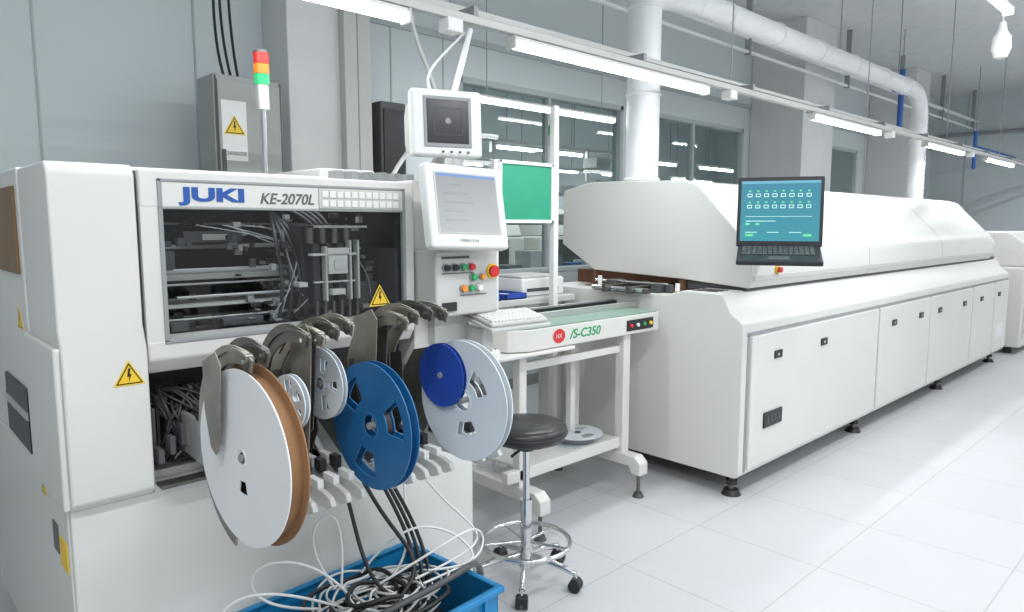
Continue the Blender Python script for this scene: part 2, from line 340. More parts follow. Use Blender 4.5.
box(r,'side_slot',(X0-.012,2.42,.83),(X0-.003,2.8,1.02),BK)
multibox(r,'side_slot_bar',[((X0-.016,2.42,.93),(X0-.010,2.8,.955))],AL)
box(r,'roof',(.5,YF+.13,1.60),(X1,YB,1.655),W,.007)
box(r,'roof_box',(1.35,2.5,1.655),(1.6,2.9,1.72),WG,.01); box(r,'roof_rib',(.6,2.35,1.655),(1.3,2.4,1.675),WG,.004)
multibox(r,'roof_fitting',[((1.25+i*.06,2.2,1.655),(1.28+i*.06,2.26,1.69)) for i in range(6)],GR,.003)
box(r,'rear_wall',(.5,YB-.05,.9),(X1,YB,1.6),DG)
box(r,'right_column',(1.44,YF+.02,.80),(X1,YF+.6,1.655),W,.007)
box(r,'right_side_cover',(X1-.05,YF+.6,.82),(X1,YB,1.62),W,.007)
hx0,hx1=XC+.004,1.425
hy=YF-.005
box(r,'column_hood_gap',(XC-.008,hy+.02,1.1),(XC+.008,hy+.05,1.64),DG); box(r,'hood_column_gap',(1.42,hy+.03,1.1),(1.445,hy+.06,1.64),DG)
box(r,'hood_top',(hx0,hy,1.545),(hx1,hy+.12,1.645),W,.007,3)
prism(r,'hood_bottom',[(hy,1.19),(hy,1.14),(hy+.03,1.10),(hy+.12,1.10),(hy+.12,1.19)],'x',hx0,hx1,W,.006,3)
box(r,'hood_left',(hx0+.0005,hy+.001,1.187),(hx0+.055,hy+.12,1.548),W); box(r,'hood_right',(hx1-.04,hy+.001,1.187),(hx1-.0005,hy+.12,1.548),W)
multibox(r,'window_gasket',[((hx0+.044,hy-.003,1.185),(hx0+.056,hy+.01,1.622)),((hx1-.045,hy-.003,1.185),(hx1-.034,hy+.01,1.622)),((hx0+.044,hy-.003,1.18),(hx1-.034,hy+.01,1.192)),((hx0+.044,hy-.003,1.614),(hx1-.034,hy+.01,1.622)),((hx0+.044,hy-.003,1.542),(hx1-.034,hy+.004,1.548))],GR,.002)
quad(r,'window_pane',[(hx0+.05,hy+.006,1.19),(hx1-.04,hy+.006,1.19),(hx1-.04,hy+.006,1.55),(hx0+.05,hy+.006,1.55)],GLS)
box(r,'keypad_strip',(1.07,hy-.004,1.55),(1.372,hy,1.612),WG,.003)
multibox(r,'keypad_key',[((1.08+i*.026,hy-.007,1.585-j*.028),(1.10+i*.026,hy-.003,1.605-j*.028)) for i in range(11) for j in range(2)],WB)
text(r,'logo_text','JUKI',(.668,hy-.001,1.566),.050,TXB,sx=1.85,bold=.0022)
text(r,'model_text','KE-2070L',(.882,hy-.001,1.562),.044,TXG,sx=.98,shear=.25,bold=.0006)
triangle_sign(r,'hood_warning',(1.285,hy+.003,1.255),.042); triangle_sign(r,'column_warning',(.505,YF-.03,1.11),.038)
triangle_sign(r,'side_warning',(X0-.004,2.48,1.22),.04,'x'); triangle_sign(r,'base_warning',(X0-.006,2.3,.80-.04),.03,'x')
box(r,'side_label_blue',(X0-.009,2.14,.62),(X0,2.2,.70),TXG); box(r,'side_label_yellow',(X0-.009,2.04,.60),(X0,2.12,.68),YE)
# interior
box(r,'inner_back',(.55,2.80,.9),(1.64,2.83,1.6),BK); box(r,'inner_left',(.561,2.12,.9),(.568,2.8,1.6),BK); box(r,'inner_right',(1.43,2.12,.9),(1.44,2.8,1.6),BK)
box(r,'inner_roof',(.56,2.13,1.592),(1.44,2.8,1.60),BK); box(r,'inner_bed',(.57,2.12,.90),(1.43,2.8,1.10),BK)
multibox(r,'inner_right_post',[((1.36,hy+.02,1.187),(1.385,2.12,1.548))],BK)
multibox(r,'gantry_beam',[((.575,2.25,1.33),(1.42,2.33,1.352)),((.575,2.45,1.42),(1.42,2.5,1.435)),((.575,2.2,1.25),(1.05,2.23,1.262)),((.575,2.6,1.22),(1.42,2.66,1.24)),((.575,2.55,1.50),(1.42,2.58,1.508))],WG,.003)
multibox(r,'gantry_rail',[((.575,2.235,1.355),(1.42,2.25,1.367)),((.575,2.24,1.315),(1.42,2.25,1.322)),((.7,2.18,1.28),(1.1,2.2,1.288)),((.575,2.18,1.215),(1.1,2.19,1.222))],AL,.002)
multibox(r,'conveyor_rail',[((.575,2.3,1.13),(1.42,2.33,1.18)),((.575,2.5,1.13),(1.42,2.53,1.19)),((.60,2.15,1.17),(.98,2.19,1.182))],ST,.003)
multibox(r,'placement_head',[((1.08,2.14,1.22),(1.26,2.3,1.5)),((1.10,2.10,1.24),(1.125,2.14,1.44)),((1.145,2.10,1.24),(1.17,2.14,1.44)),((1.19,2.10,1.24),(1.215,2.14,1.44)),((1.28,2.2,1.2),(1.36,2.3,1.48))],BK,.004)
multibox(r,'head_bracket',[((1.09,2.08,1.40),(1.25,2.115,1.408)),((1.05,2.1,1.3),(1.08,2.2,1.315)),((1.14,2.07,1.34),(1.21,2.10,1.40)),((1.14,2.075,1.405),(1.22,2.10,1.425)),((1.15,2.07,1.27),(1.20,2.10,1.29)),((1.10,2.09,1.31),(1.25,2.11,1.316)),((1.135,2.08,1.25),(1.142,2.11,1.43)),((1.225,2.08,1.25),(1.232,2.11,1.45)),((1.12,2.09,1.49),(1.30,2.13,1.498)),((1.26,2.09,1.25),(1.268,2.12,1.45))],WG,.002)
rb=[]
for i in range(120):
    x=random.uniform(.90,1.38); z=random.uniform(1.15,1.53); y=random.uniform(2.12,2.35); a=random.uniform(.005,.028); c_=random.uniform(.004,.022)
    rb.append(((x,y,z),(x+a,y+.02,z+c_)))
multibox(r,'mechanism_bits',rb[:50],GR,.001); multibox(r,'mechanism_dark_bits',rb[50:100],BK,.001); multibox(r,'mechanism_bright_bits',rb[100:],AL,.001)
rc=[]
for i in range(40):
    x=random.uniform(.60,.95); z=random.choice([1.182,1.262,1.365,1.436]); y=random.uniform(2.18,2.5)
    rc.append(((x,y,z),(x+random.uniform(.01,.04),y+.02,z+random.uniform(.006,.03))))
multibox(r,'rail_fittings',rc,DG,.001)
multicyl(r,'nozzle',[((1.105+i*.03,2.09,1.17),(1.105+i*.03,2.09,1.25),.006) for i in range(6)],STD)
multicyl(r,'head_motor',[((1.10+i*.045,2.12,1.44),(1.10+i*.045,2.12,1.49),.015) for i in range(4)],STD)
tube(r,'inner_hose',[[(1.15+.02*i,2.2,1.5),(1.1+.03*i,2.25,1.58),(.9+.05*i,2.4,1.58),(.8,2.5,1.5),(.75+.05*i,2.5,1.4)] for i in range(4)]+[[(1.0+.03*i,2.15,1.2),(1.02+.03*i,2.12,1.3),(1.0+.04*i,2.15,1.45),(1.05,2.3,1.55)] for i in range(4)],.006,BK)
tube(r,'inner_wire',[[(random.uniform(.95,1.35),2.14,random.uniform(1.2,1.3)),(random.uniform(.95,1.35),2.12,random.uniform(1.3,1.5)),(random.uniform(.95,1.35),2.2,random.uniform(1.4,1.55)),(random.uniform(.8,1.35),2.3,1.5)] for i in range(10)],.0022,GR)
multibox(r,'inner_block',[((.64,2.3,1.36),(.74,2.4,1.42)),((.8,2.4,1.44),(1.0,2.5,1.48)),((1.3,2.15,1.2),(1.38,2.2,1.30)),((.66,2.12,1.19),(.71,2.16,1.22)),((.82,2.15,1.19),(.95,2.2,1.215)),((.62,2.5,1.25),(.7,2.55,1.33)),((.60,2.15,1.26),(.63,2.2,1.30))],DG,.004)
multibox(r,'inner_label',[((.86,2.395,1.45),(.94,2.4,1.47)),((1.16,2.066,1.355),(1.195,2.07,1.385)),((.66,2.295,1.38),(.71,2.30,1.40))],WG)
arealight(r,(1.0,2.2,1.585),.75,.06,.8,name='inner_fill_light')  # added fill light, keeps the closed interior from going black
# feeder bank
box(r,'feeder_recess',(XC,2.22,.84),(1.44,2.24,1.12),BK)
sm=[]
for i in range(40):
    x=.57+i*.0215; sm.append(((x,2.02+random.uniform(0,.05),.86),(x+.008,2.2,1.0+random.uniform(0,.07))))
multibox(r,'feeder_slot',sm,BZD)
tube(r,'slot_cable',[[(random.uniform(.57,.78),2.05,.84),(random.uniform(.57,.8),1.97,random.uniform(.86,1.0)),(random.uniform(.57,.8),1.99,random.uniform(.9,1.05)),(random.uniform(.57,.8),2.1,1.05)] for i in range(34)],.0045,CABB)
tube(r,'slot_tube',[[(random.uniform(.57,.78),2.05,.84),(random.uniform(.57,.8),1.99,random.uniform(.86,.95)),(random.uniform(.57,.8),2.0,random.uniform(.9,1.0)),(random.uniform(.57,.8),2.1,1.0)] for i in range(4)],.0025,GR)
multibox(r,'slot_block',[((.565+.03*i,1.97,.86+.02*(i%3)),(.58+.03*i,2.02,.90+.03*(i%3))) for i in range(8)],DG,.002)
box(r,'feeder_shelf',(XC+.005,1.95,.795),(1.5,2.0,.806),BZD,.003)
# control box
box(r,'control_box',(1.435,1.885,1.185),(1.72,2.02,1.415),WG,.010,3)
def button(x,z,m,R=.011,base=None):
    cyl(r,'button_ring',(x,1.885,z),(x,1.878,z),R*1.3,base or GR,n=20); cyl(r,'button_cap',(x,1.879,z),(x,1.866,z),R,m,n=20)
for i,(m) in enumerate((BK,BK,GN,RD)): button(1.475+.037*i,1.355,m)
for i,m in enumerate((OR,GN,WB)): button(1.55+.035*i,1.28,m)
button(1.688,1.335,RD,.021,YE); button(1.595,1.318,GN); button(1.635,1.318,OR,.009)
box(r,'box_connector',(1.46,1.878,1.205),(1.52,1.886,1.235),BK)
multibox(r,'box_label',[((1.46,1.882,1.333),(1.6,1.885,1.336)),((1.54,1.882,1.255),(1.66,1.885,1.258)),((1.46,1.882,1.385),(1.58,1.885,1.393))],DG)
box(r,'box_arm',(1.5,1.98,1.07),(1.66,2.1,1.19),WG,.005)
# ================================================================ MONITORS
r2=root('operator_monitor',(1.52,1.9,1.43))
G.M=Matrix.Translation((1.532,1.845,1.557))@Matrix.Rotation(rad(-5),4,'Z')@Matrix.Rotation(rad(-13),4,'X')@Matrix.Rotation(rad(2),4,'Y')
box(r2,'bezel',(-.158,-.02,-.143),(.158,.03,.143),WB,.012,3); box(r2,'back_shell',(-.11,.03,-.1),(.11,.09,.1),WG,.02)
box(r2,'inner_bezel',(-.128,-.0225,-.095),(.128,-.018,.115),WG,.002); box(r2,'screen',(-.12,-.024,-.088),(.12,-.021,.108),SCG)
box(r2,'screen_bar',(-.12,-.025,.098),(.12,-.0235,.108),mat('ui_blue',(.1,.2,.4),.3,emit=(.25,.3,.4),es=.35))
multibox(r2,'screen_line',[((-.10,-.0252,.07-.03*i),(-.02+.02*(i%3),-.0238,.072-.03*i)) for i in range(5)],GR)
text(r2,'label','OPERATION',(-.05,-.0205,-.122),.014,TXG,ext=.0004)
G.M=Matrix.Identity(4); tube(r2,'stand',[(1.56,1.93,1.55),(1.57,1.97,1.50),(1.57,1.97,1.40)],.016,WG)
r2=root('vision_monitor',(1.5,1.98,1.7))
G.M=Matrix.Translation((1.52,1.93,1.845))@Matrix.Rotation(rad(-20),4,'Z')@Matrix.Rotation(rad(-4),4,'X')
box(r2,'front_frame',(-.125,-.02,-.115),(.125,.03,.11),WB,.012,3)
prism(r2,'tube_shell',[(.03,-.11),(.03,.105),(.12,.08),(.15,.05),(.15,-.06),(.12,-.09)],'x',-.108,.108,WG,.012)
box(r2,'screen_bezel',(-.085,-.0235,-.085),(.085,-.018,.085),GR,.006); box(r2,'screen',(-.074,-.025,-.072),(.074,-.022,.074),SCD,.004)
multibox(r2,'screen_frame_line',[((-.05,-.0262,-.045),(.05,-.0248,-.043)),((-.05,-.0262,.045),(.05,-.0248,.047)),((-.05,-.0262,-.045),(-.048,-.0248,.047)),((.048,-.0262,-.045),(.05,-.0248,.047))],DG)
cyl(r2,'screen_mark',(.0,-.0262,.003),(.0,-.0245,.003),.010,GR)
multicyl(r2,'knob',[((-.02+.03*i,-.026,-.10),(-.02+.03*i,-.02,-.10),.004) for i in range(4)],DG)
G.M=Matrix.Identity(4); tube(r2,'stand',[(1.56,2.0,1.76),(1.56,2.05,1.70),(1.56,2.1,1.65)],.02,WG)
r2=root('diagonal_support_arm',(1.75,2.2,2.0))
cyl(r2,'diagonal_strut',(1.72,2.14,1.98),(1.97,2.33,2.31),.012,WB); box(r2,'clamp',(1.69,2.11,1.62),(1.73,2.15,2.0),WG,.005)
tube(r2,'cable',[(1.72,2.2,1.97),(1.66,2.3,2.06),(1.75,2.33,2.12),(1.95,2.34,2.3)],.005,CABW)
# ================================================================ SIGNAL TOWER
r2=root('signal_tower',(1.17,2.6,1.655))
sx,sy=1.178,2.6
cyl(r2,'pole',(sx,sy,1.655),(sx,sy,1.95),.010,CH); cyl(r2,'base',(sx,sy,1.655),(sx,sy,1.68),.028,WG)
cyl(r2,'socket',(sx,sy,1.93),(sx,sy,2.02),.024,AL)
LR=mat('lens_red',(.45,.02,.015),.3,emit=(1,.06,.03),es=.06); LO=mat('lens_orange',(.65,.16,.015),.3,emit=(1,.3,.02),es=.06); LG=mat('lens_green',(.02,.34,.11),.3,emit=(.1,.9,.4),es=.06)
cyl(r2,'lens_green',(sx,sy,2.02),(sx,sy,2.058),.028,LG); cyl(r2,'lens_orange',(sx,sy,2.06),(sx,sy,2.095),.028,LO); cyl(r2,'lens_red',(sx,sy,2.097),(sx,sy,2.135),.028,LR)
lathe(r2,'cap',[(.029,2.135),(.026,2.145),(0,2.148)],DG,(sx,sy,0))
# ================================================================ REELS & FEEDERS
def flange(r,name,R,r0,bands,m,thk,xoff,n=84,rot=0,nh=3):
    radii=sorted(set([r0,R]+[b for q in bands for b in q[:2]])); bm=bmesh.new(); V={}
    def v(i,j):
        k=(i%n,j)
        if k not in V:
            a=2*math.pi*(i%n)/n; V[k]=bm.verts.new((xoff,radii[j]*math.cos(a),radii[j]*math.sin(a)))
        return V[k]
    for j in range(len(radii)-1):
        mid=(radii[j]+radii[j+1])/2
        for i in range(n):
            a=((i+.5)/n*nh+rot)%1.0; skip=False
            for q in bands:
                if q[0]<mid<q[1] and abs(a-.5)<q[2]/2: skip=True
            if not skip: bm.faces.new((v(i,j),v(i+1,j),v(i+1,j+1),v(i,j+1)))
    return fin(r,name,bm,m,solid=thk)
def reel(c,R,mF,mB,w=.02,bands=(),hub=.3,rot=0,yaw=0,tilt=0,tape=None,nh=3,hubm=None,roll=0,name='tape_reel',RB=None,r0=.03):
    r=root(name,c); G.M=Matrix.Translation(c)@Matrix.Rotation(rad(yaw),4,'Z')@Matrix.Rotation(rad(tilt),4,'Y')@Matrix.Rotation(rad(roll),4,'X')
    bb=[(q[0]*R,q[1]*R,q[2]) for q in bands]
    flange(r,'flange_front',R,r0*R/.18,bb,mF,.003,-w/2,rot=rot,nh=nh)
    flange(r,'flange_back',RB or R,r0*R/.18,bb,mB,.003,w/2,rot=rot,nh=nh)
    pr=[(hub*R,-w/2),(hub*R,w/2)]; lathe(r,'hub',pr,hubm or mF,axis='x')
    if tape: lathe(r,'tape_roll',[(hub*R,-w*.4),(tape*R,-w*.4),(tape*R,w*.4),(hub*R,w*.4)],BK,axis='x')
    lathe(r,'rim',[(r0*R/.18,-w/2-.001),((r0+.006)*R/.18,-w/2-.003),((r0+.01)*R/.18,-w/2-.001)],mF,axis='x')
    cyl(r,'spindle',(-w/2-.006,0,0),(w/2+.006,0,0),.008,GR)
    G.M=Matrix.Identity(4)
    return r
reel((.556,1.348,1.04),.179,RW,CB,.034,bands=((.27,.42,.07),),hub=.93,yaw=5,hubm=CB,nh=1,rot=.75,RB=.186,r0=.012)
reel((.69,1.44,1.11),.062,RT,RT,.012,bands=((.35,.8,.55),),hub=.3,nh=6,yaw=8)
reel((.80,1.50,1.125),.085,RT,RT,.012,bands=((.35,.75,.35),),hub=.3,nh=5,yaw=8)
reel((.865,1.38,1.035),.150,BLR,BLR,.022,bands=((.42,.82,.36),),hub=.38,yaw=4,rot=.15,nh=3,hubm=RW,tape=.40)
reel((1.122,1.45,1.105),.085,BLD,BLD,.012,hub=.3,nh=3,yaw=5,r0=.012)
reel((1.145,1.385,1.045),.158,RT,RT,.020,bands=((.36,.60,.40),),hub=.34,yaw=5,rot=.35,nh=3,tape=.36)
def guard(r,nm,x,cy,cz,R,a0,a1,w0,w1,w2,m,thk=.004):
    n=24; o=[];i=[]
    for k in range(n+1):
        t=k/n; a=rad(a0+(a1-a0)*t); w=(w0*(1-t)*(1-t)+2*w1*t*(1-t)+w2*t*t)
        o.append((cy+(R+w)*math.cos(a),cz+(R+w)*math.sin(a))); i.append((cy+R*math.cos(a),cz+R*math.sin(a)))
    bm=bmesh.new()
    A=[[bm.verts.new((x+s,p[0],p[1])) for p in L] for s in (0,thk) for L in (o,i)]
    for k in range(n):
        bm.faces.new((A[0][k],A[0][k+1],A[1][k+1],A[1][k])); bm.faces.new((A[2][k],A[2][k+1],A[3][k+1],A[3][k]))
        bm.faces.new((A[0][k],A[0][k+1],A[2][k+1],A[2][k])); bm.faces.new((A[1][k],A[1][k+1],A[3][k+1],A[3][k]))
    bm.faces.new((A[0][0],A[1][0],A[3][0],A[2][0])); bm.faces.new((A[0][n],A[1][n],A[3][n],A[2][n]))
    fin(r,nm,bm,m)
# angle 0 = +Y (machine side), 90 = up, 180 = operator side
def feeder(x,cy,cz,R,kind=1,body=True,m=None):
    r=root('tape_feeder',(x,1.6,.9)); m=m or random.choice([BZ,BZ,BZD])
    if body:
        prism(r,'body',[(2.08,.985),(2.08,.88),(1.62,.86),(1.46,.865),(1.44,.885),(1.55,.93),(1.62,.985)],'x',x-.008,x+.008,AL,.002)
        prism(r,'tail_rail',[(1.62,.872),(1.39,.862),(1.36,.875),(1.37,.893),(1.40,.90),(1.6,.908)],'x',x-.007,x+.007,WG,.003)
        multibox(r,'tail_step',[((x-.008,1.42,.90),(x+.008,1.47,.92)),((x-.008,1.52,.905),(x+.008,1.60,.94))],WB,.002)
        multibox(r,'connector',[((x-.0085,1.48,.915),(x+.0085,1.51,.945)),((x-.006,1.70,.985),(x+.006,1.9,1.0))],BK,.002)
        prism(r,'side_plate',[(1.62,.90),(1.56,.99),(1.57,1.16),(1.66,1.14),(1.78,.99)],'x',x-.011,x-.008,BZD,0)
    if kind>=1:
        lo=-75 if kind==2 else -20
        guard(r,'reel_guard',x-.004,cy,cz,R,108,lo,.026,.070,.030,m)
        guard(r,'guard_lip',x-.008,cy,cz,R+.024,104,40,.005,.012,.005,m,.013)
        a=rad(101); y_,z_=cy+(R+.014)*math.cos(a),cz+(R+.014)*math.sin(a)
        cyl(r,'guard_head',(x-.007,y_,z_),(x+.007,y_,z_),.016,BZD); cyl(r,'guard_pin',(x-.011,y_,z_),(x+.011,y_,z_),.005,CH)
    return r
def flag(r,x,cy,cz,R,m,h=.2,k=1.0):
    prism(r,'cover_plate',[(cy+.10*k,cz+R*.93),(cy+.03,cz+R+.015),(cy+.005,cz+R-.01),(cy+.02,cz+R-h*.6),(cy+.035,cz+R-h),(cy+.05,cz+R-h-.012),(cy+.075*k,cz+R-h),(cy+.10*k,cz+R-h*.6)],'x',x,x+.003,m,.001)
f1=feeder(.548,1.36,1.04,.187,2,False,BZ); flag(f1,.514,1.37,1.04,.195,BZ,.19)
feeder(.58,1.36,1.045,.19,1,False,BZD)
feeder(.645,1.5,1.07,.10,0)
f=feeder(.70,1.42,1.06,.185,1,True,BZD); flag(f,.735,1.42,1.05,.215,BZ,.28,1.1)
f=feeder(.745,1.44,1.06,.18,2,True,BZ); flag(f,.768,1.46,1.05,.21,BZD,.24)
feeder(.785,1.45,1.07,.18,1,True,BZD); feeder(.825,1.45,1.08,.175,1,True,BZ)
feeder(.92,1.42,1.05,.10,0)
f=feeder(.965,1.44,1.07,.185,2,True,BZ); flag(f,.945,1.48,1.06,.215,BZ,.28,1.2); flag(f,.99,1.50,1.06,.21,BZD,.28,1.2)
feeder(1.005,1.45,1.08,.185,1,True,BZ); feeder(1.045,1.45,1.08,.19,1,True,BZD); feeder(1.085,1.44,1.075,.19,1,True,BZ); feeder(1.19,1.5,1.07,.14,0); feeder(1.25,1.5,1.07,.14,0)
# ================================================================ CRATE WITH CABLES
r=root('plastic_crate',(1.07,1.72,0))
G.M=Matrix.Translation((1.07,1.735,0))@Matrix.Rotation(rad(4),4,'Z')
hx,hy2,H=.31,.225,.38
multibox(r,'walls',[((-hx,-hy2,0),(hx,-hy2+.008,H)),((-hx,hy2-.008,0),(hx,hy2,H)),((-hx,-hy2,0),(-hx+.008,hy2,H)),((hx-.008,-hy2,0),(hx,hy2,H)),((-hx,-hy2,0),(hx,hy2,.01))],BLC,.002)
multibox(r,'rim',[((-hx-.015,-hy2-.015,H-.02),(hx+.015,-hy2+.008,H)),((-hx-.015,hy2-.008,H-.02),(hx+.015,hy2+.015,H)),((-hx-.015,-hy2,H-.02),(-hx+.008,hy2,H)),((hx-.008,-hy2,H-.02),(hx+.015,hy2,H))],BLC,.004)
multibox(r,'rib',[((hx,-hy2+.05+.08*i,.02),(hx+.012,-hy2+.06+.08*i,H-.02)) for i in range(5)]+[((-hx+.05+.1*i,-hy2-.012,.02),(-hx+.06+.1*i,-hy2,H-.02)) for i in range(6)]+[((-hx,-hy2-.012,.25),(hx,-hy2,.262)),((hx,-hy2,.25),(hx+.012,hy2,.262))],BLC,.002)
G.M=Matrix.Identity(4)
r=root('cable_pile',(1.07,1.72,.3))
def loopc(cx,cy,cz,R,e,ph,z=.03):
    return [(cx+R*math.cos(2*math.pi*k/9+ph)*random.uniform(.85,1.15),cy+R*e*math.sin(2*math.pi*k/9+ph)*random.uniform(.8,1.2),cz+random.uniform(-z,z)) for k in range(9)]
tube(r,'white_cable_coil',[loopc(random.uniform(.93,1.22),random.uniform(1.66,1.8),random.uniform(.31,.40),random.uniform(.09,.17),.75,random.random()*6) for i in range(18)],.0038,CABW,cyc=True)
tube(r,'black_cable_coil',[loopc(random.uniform(.95,1.2),random.uniform(1.66,1.8),random.uniform(.30,.41),random.uniform(.08,.15),.8,random.random()*6) for i in range(16)],.007,CABB,cyc=True)
box(r,'cable_mass',(.82,1.57,.05),(1.32,1.90,.28),BK,.05)
lc=[
 [(.95,1.7,.40),(.85,1.62,.46),(.72,1.66,.50),(.60,1.75,.46),(.56,1.82,.36),(.62,1.78,.27),(.72,1.7,.3),(.85,1.62,.42),(1.0,1.7,.41)],
 [(.95,1.75,.40),(.82,1.70,.50),(.70,1.74,.55),(.62,1.80,.48),(.64,1.82,.34),(.72,1.74,.30),(.84,1.66,.43),(1.05,1.7,.40)],
 [(1.0,1.75,.41),(.90,1.72,.55),(.78,1.78,.60),(.72,1.85,.52),(.78,1.83,.42),(.9,1.75,.41)],
 [(1.1,1.85,.41),(1.2,1.8,.55),(1.35,1.75,.53),(1.45,1.7,.42),(1.4,1.65,.40),(1.25,1.7,.42)],
 [(1.1,1.75,.41),(1.25,1.7,.47),(1.42,1.72,.50),(1.55,1.78,.44),(1.52,1.74,.37),(1.36,1.66,.41),(1.2,1.66,.41)],
 [(1.0,1.8,.41),(1.05,1.85,.60),(1.0,1.9,.65),(.92,1.88,.55),(.98,1.8,.42)],
 [(1.32,1.98,.85),(1.34,1.95,.70),(1.30,1.9,.5),(1.25,1.8,.41),(1.1,1.75,.39)],
 [(1.28,1.98,.85),(1.40,1.92,.60),(1.50,1.8,.48),(1.55,1.78,.40),(1.40,1.7,.42),(1.2,1.7,.41)]]
tube(r,'white_loose_cable',lc,.004,CABW)
tube(r,'black_loose_cable',[[(1.10+.015*i,1.90,.88),(1.17+.015*i,1.87,.72),(1.24+.02*i,1.83,.56),(1.26+.02*i,1.78,.43),(1.20+.03*i,1.7,.38)] for i in range(3)]+[[(1.06,1.9,.88),(1.12,1.84,.66),(1.22,1.78,.5),(1.24,1.72,.42),(1.12,1.66,.40)],[(1.02,1.9,.88),(1.10,1.86,.60),(1.05,1.80,.45),(1.1,1.7,.40)]],.0065,CABB)
tube(r,'corrugated_hose',[(1.0,1.60,.41),(1.12,1.585,.43),(1.26,1.60,.425),(1.38,1.64,.42),(1.44,1.68,.39),(1.47,1.70,.33)],.010,DG)
# ================================================================ KEYBOARD
r=root('computer_keyboard',(1.73,1.87,1.15))
G.M=Matrix.Translation((1.735,1.87,1.16))@Matrix.Rotation(rad(-4),4,'Z')@Matrix.Rotation(rad(12),4,'X')@Matrix.Diagonal((.78,.9,.9,1))
box(r,'tray',(-.16,-.1,-.02),(.20,.10,-.004),WG,.004); box(r,'case',(-.15,-.085,-.004),(.19,.07,.014),WG,.006)
multibox(r,'key',[((-.14+.021*i,-.073+.024*j,.014),(-.123+.021*i,-.054+.024*j,.022)) for i in range(15) for j in range(5)],WB,.001)
G.M=Matrix.Identity(4); box(r,'bracket',(1.64,1.88,1.04),(1.69,2.02,1.13),WG,.004)
# ================================================================ LINK CONVEYOR
r=root('link_conveyor',(2.75,2.55,0))
CX0,CX1,CY0,CY1=2.17,3.34,2.30,2.78
pts=[(CX0+.12,CY0),(CX1,CY0),(CX1,CY1),(CX0+.12,CY1),(CX0+.03,CY1-.07),(CX0,CY1-.2),(CX0,CY0+.15),(CX0+.03,CY0+.05)]
prism(r,'body',pts,'z',.905,1.01,W,.006); prism(r,'deck_mat',[(p[0]*.985+.04,p[1]*.985+.038) for p in pts],'z',1.01,1.016,GMT,.002)
multibox(r,'belt_rail',[((CX0+.3,2.50,1.016),(CX1+.12,2.515,1.05)),((CX0+.3,2.68,1.016),(CX1+.12,2.695,1.05))],AL,.002)
multibox(r,'belt',[((CX0+.3,2.52,1.02),(CX1+.1,2.53,1.04)),((CX0+.3,2.665,1.02),(CX1+.1,2.675,1.04))],BK)
bm=bmesh.new(); bmesh.ops.create_circle(bm,cap_ends=True,segments=32,radius=.035,matrix=Matrix.Translation((2.50,CY0-.002,.96))@Matrix.Rotation(rad(90),4,'X')@Matrix.Diagonal((1.25,1,1,1)))
fin(r,'logo_badge',bm,RD); text(r,'badge_text','NX',(2.475,CY0-.003,.95),.03,WB,ext=.0004)
text(r,'model_text','/S-C350',(2.58,CY0-.001,.938),.064,GN,shear=.2,bold=.0012,sx=1.12)
box(r,'switch_panel',(3.04,CY0-.006,.925),(3.28,CY0,.985),BK,.002)
for i,m in enumerate((RD,WB,GN,YE)): cyl(r,'switch_%d'%i,(3.07+.06*i,CY0-.006,.955),(3.07+.06*i,CY0-.016,.955),.010,m,n=16)
multibox(r,'leg',[((3.06,2.33,.2),(3.12,2.39,.905)),((3.06,2.7,.2),(3.12,2.76,.905)),((2.28,2.35,.2),(2.33,2.4,.905)),((2.28,2.7,.2),(2.33,2.75,.905)),((2.84,2.52,.31),(2.88,2.56,.905))],W,.006)
multibox(r,'lower_rail',[((2.2,2.35,.26),(3.1,2.39,.32)),((2.2,2.7,.26),(3.1,2.74,.32))],W,.006)
multibox(r,'upper_rail',[((2.3,2.36,.80),(3.1,2.39,.84))],W,.004)
box(r,'lower_shelf',(2.33,2.38,.295),(3.08,2.72,.31),W,.003)
for x in (3.05,2.27):
    prism(r,'foot_beam',[(2.20,.13),(2.20,.20),(2.24,.235),(2.84,.235),(2.88,.20),(2.88,.13),(2.82,.13),(2.80,.17),(2.28,.17),(2.26,.13)],'x',x,x+.075,W,.008)
    for y in (2.235,2.84):
        cyl(r,'foot_stem',(x+.037,y,.02),(x+.037,y,.15),.010,STD); cyl(r,'foot_pad',(x+.037,y,0),(x+.037,y,.025),.032,DG,r2=.022)
box(r,'side_shelf',(2.02,2.28,.885),(2.6,2.5,.902),W,.004)
box(r,'side_shelf_bracket',(2.1,2.33,.80),(2.13,2.48,.885),W,.003)
r=root('computer_mouse',(2.12,2.37,.902)); G.M=Matrix.Translation((2.12,2.36,.902))
lathe(r,'shell',[(.034,0),(.035,.01),(.030,.022),(.018,.032),(0,.036)],WB); box(r,'wheel',(-.004,-.02,.028),(.004,-.008,.038),GR,.001)
tube(r,'cord',[(0,.03,.01),(.0,.07,.01),(.03,.11,.015),(.05,.13,.01)],.003,CABW); G.M=Matrix.Identity(4)
c=(2.86,2.50,.335); r=root('tape_reel',c)
G.M=Matrix.Translation(c)@Matrix.Rotation(rad(90),4,'Y')
flange(r,'flange_top',.15,.03,[(.06,.11,.4)],RT,.003,-.022,nh=3); flange(r,'flange_bottom',.15,.03,[(.06,.11,.4)],RT,.003,.022,nh=3); lathe(r,'hub',[(.055,-.022),(.055,.022)],RT,axis='x'); lathe(r,'tape_roll',[(.055,-.018),(.10,-.018),(.10,.018),(.055,.018)],GR,axis='x'); G.M=Matrix.Identity(4)
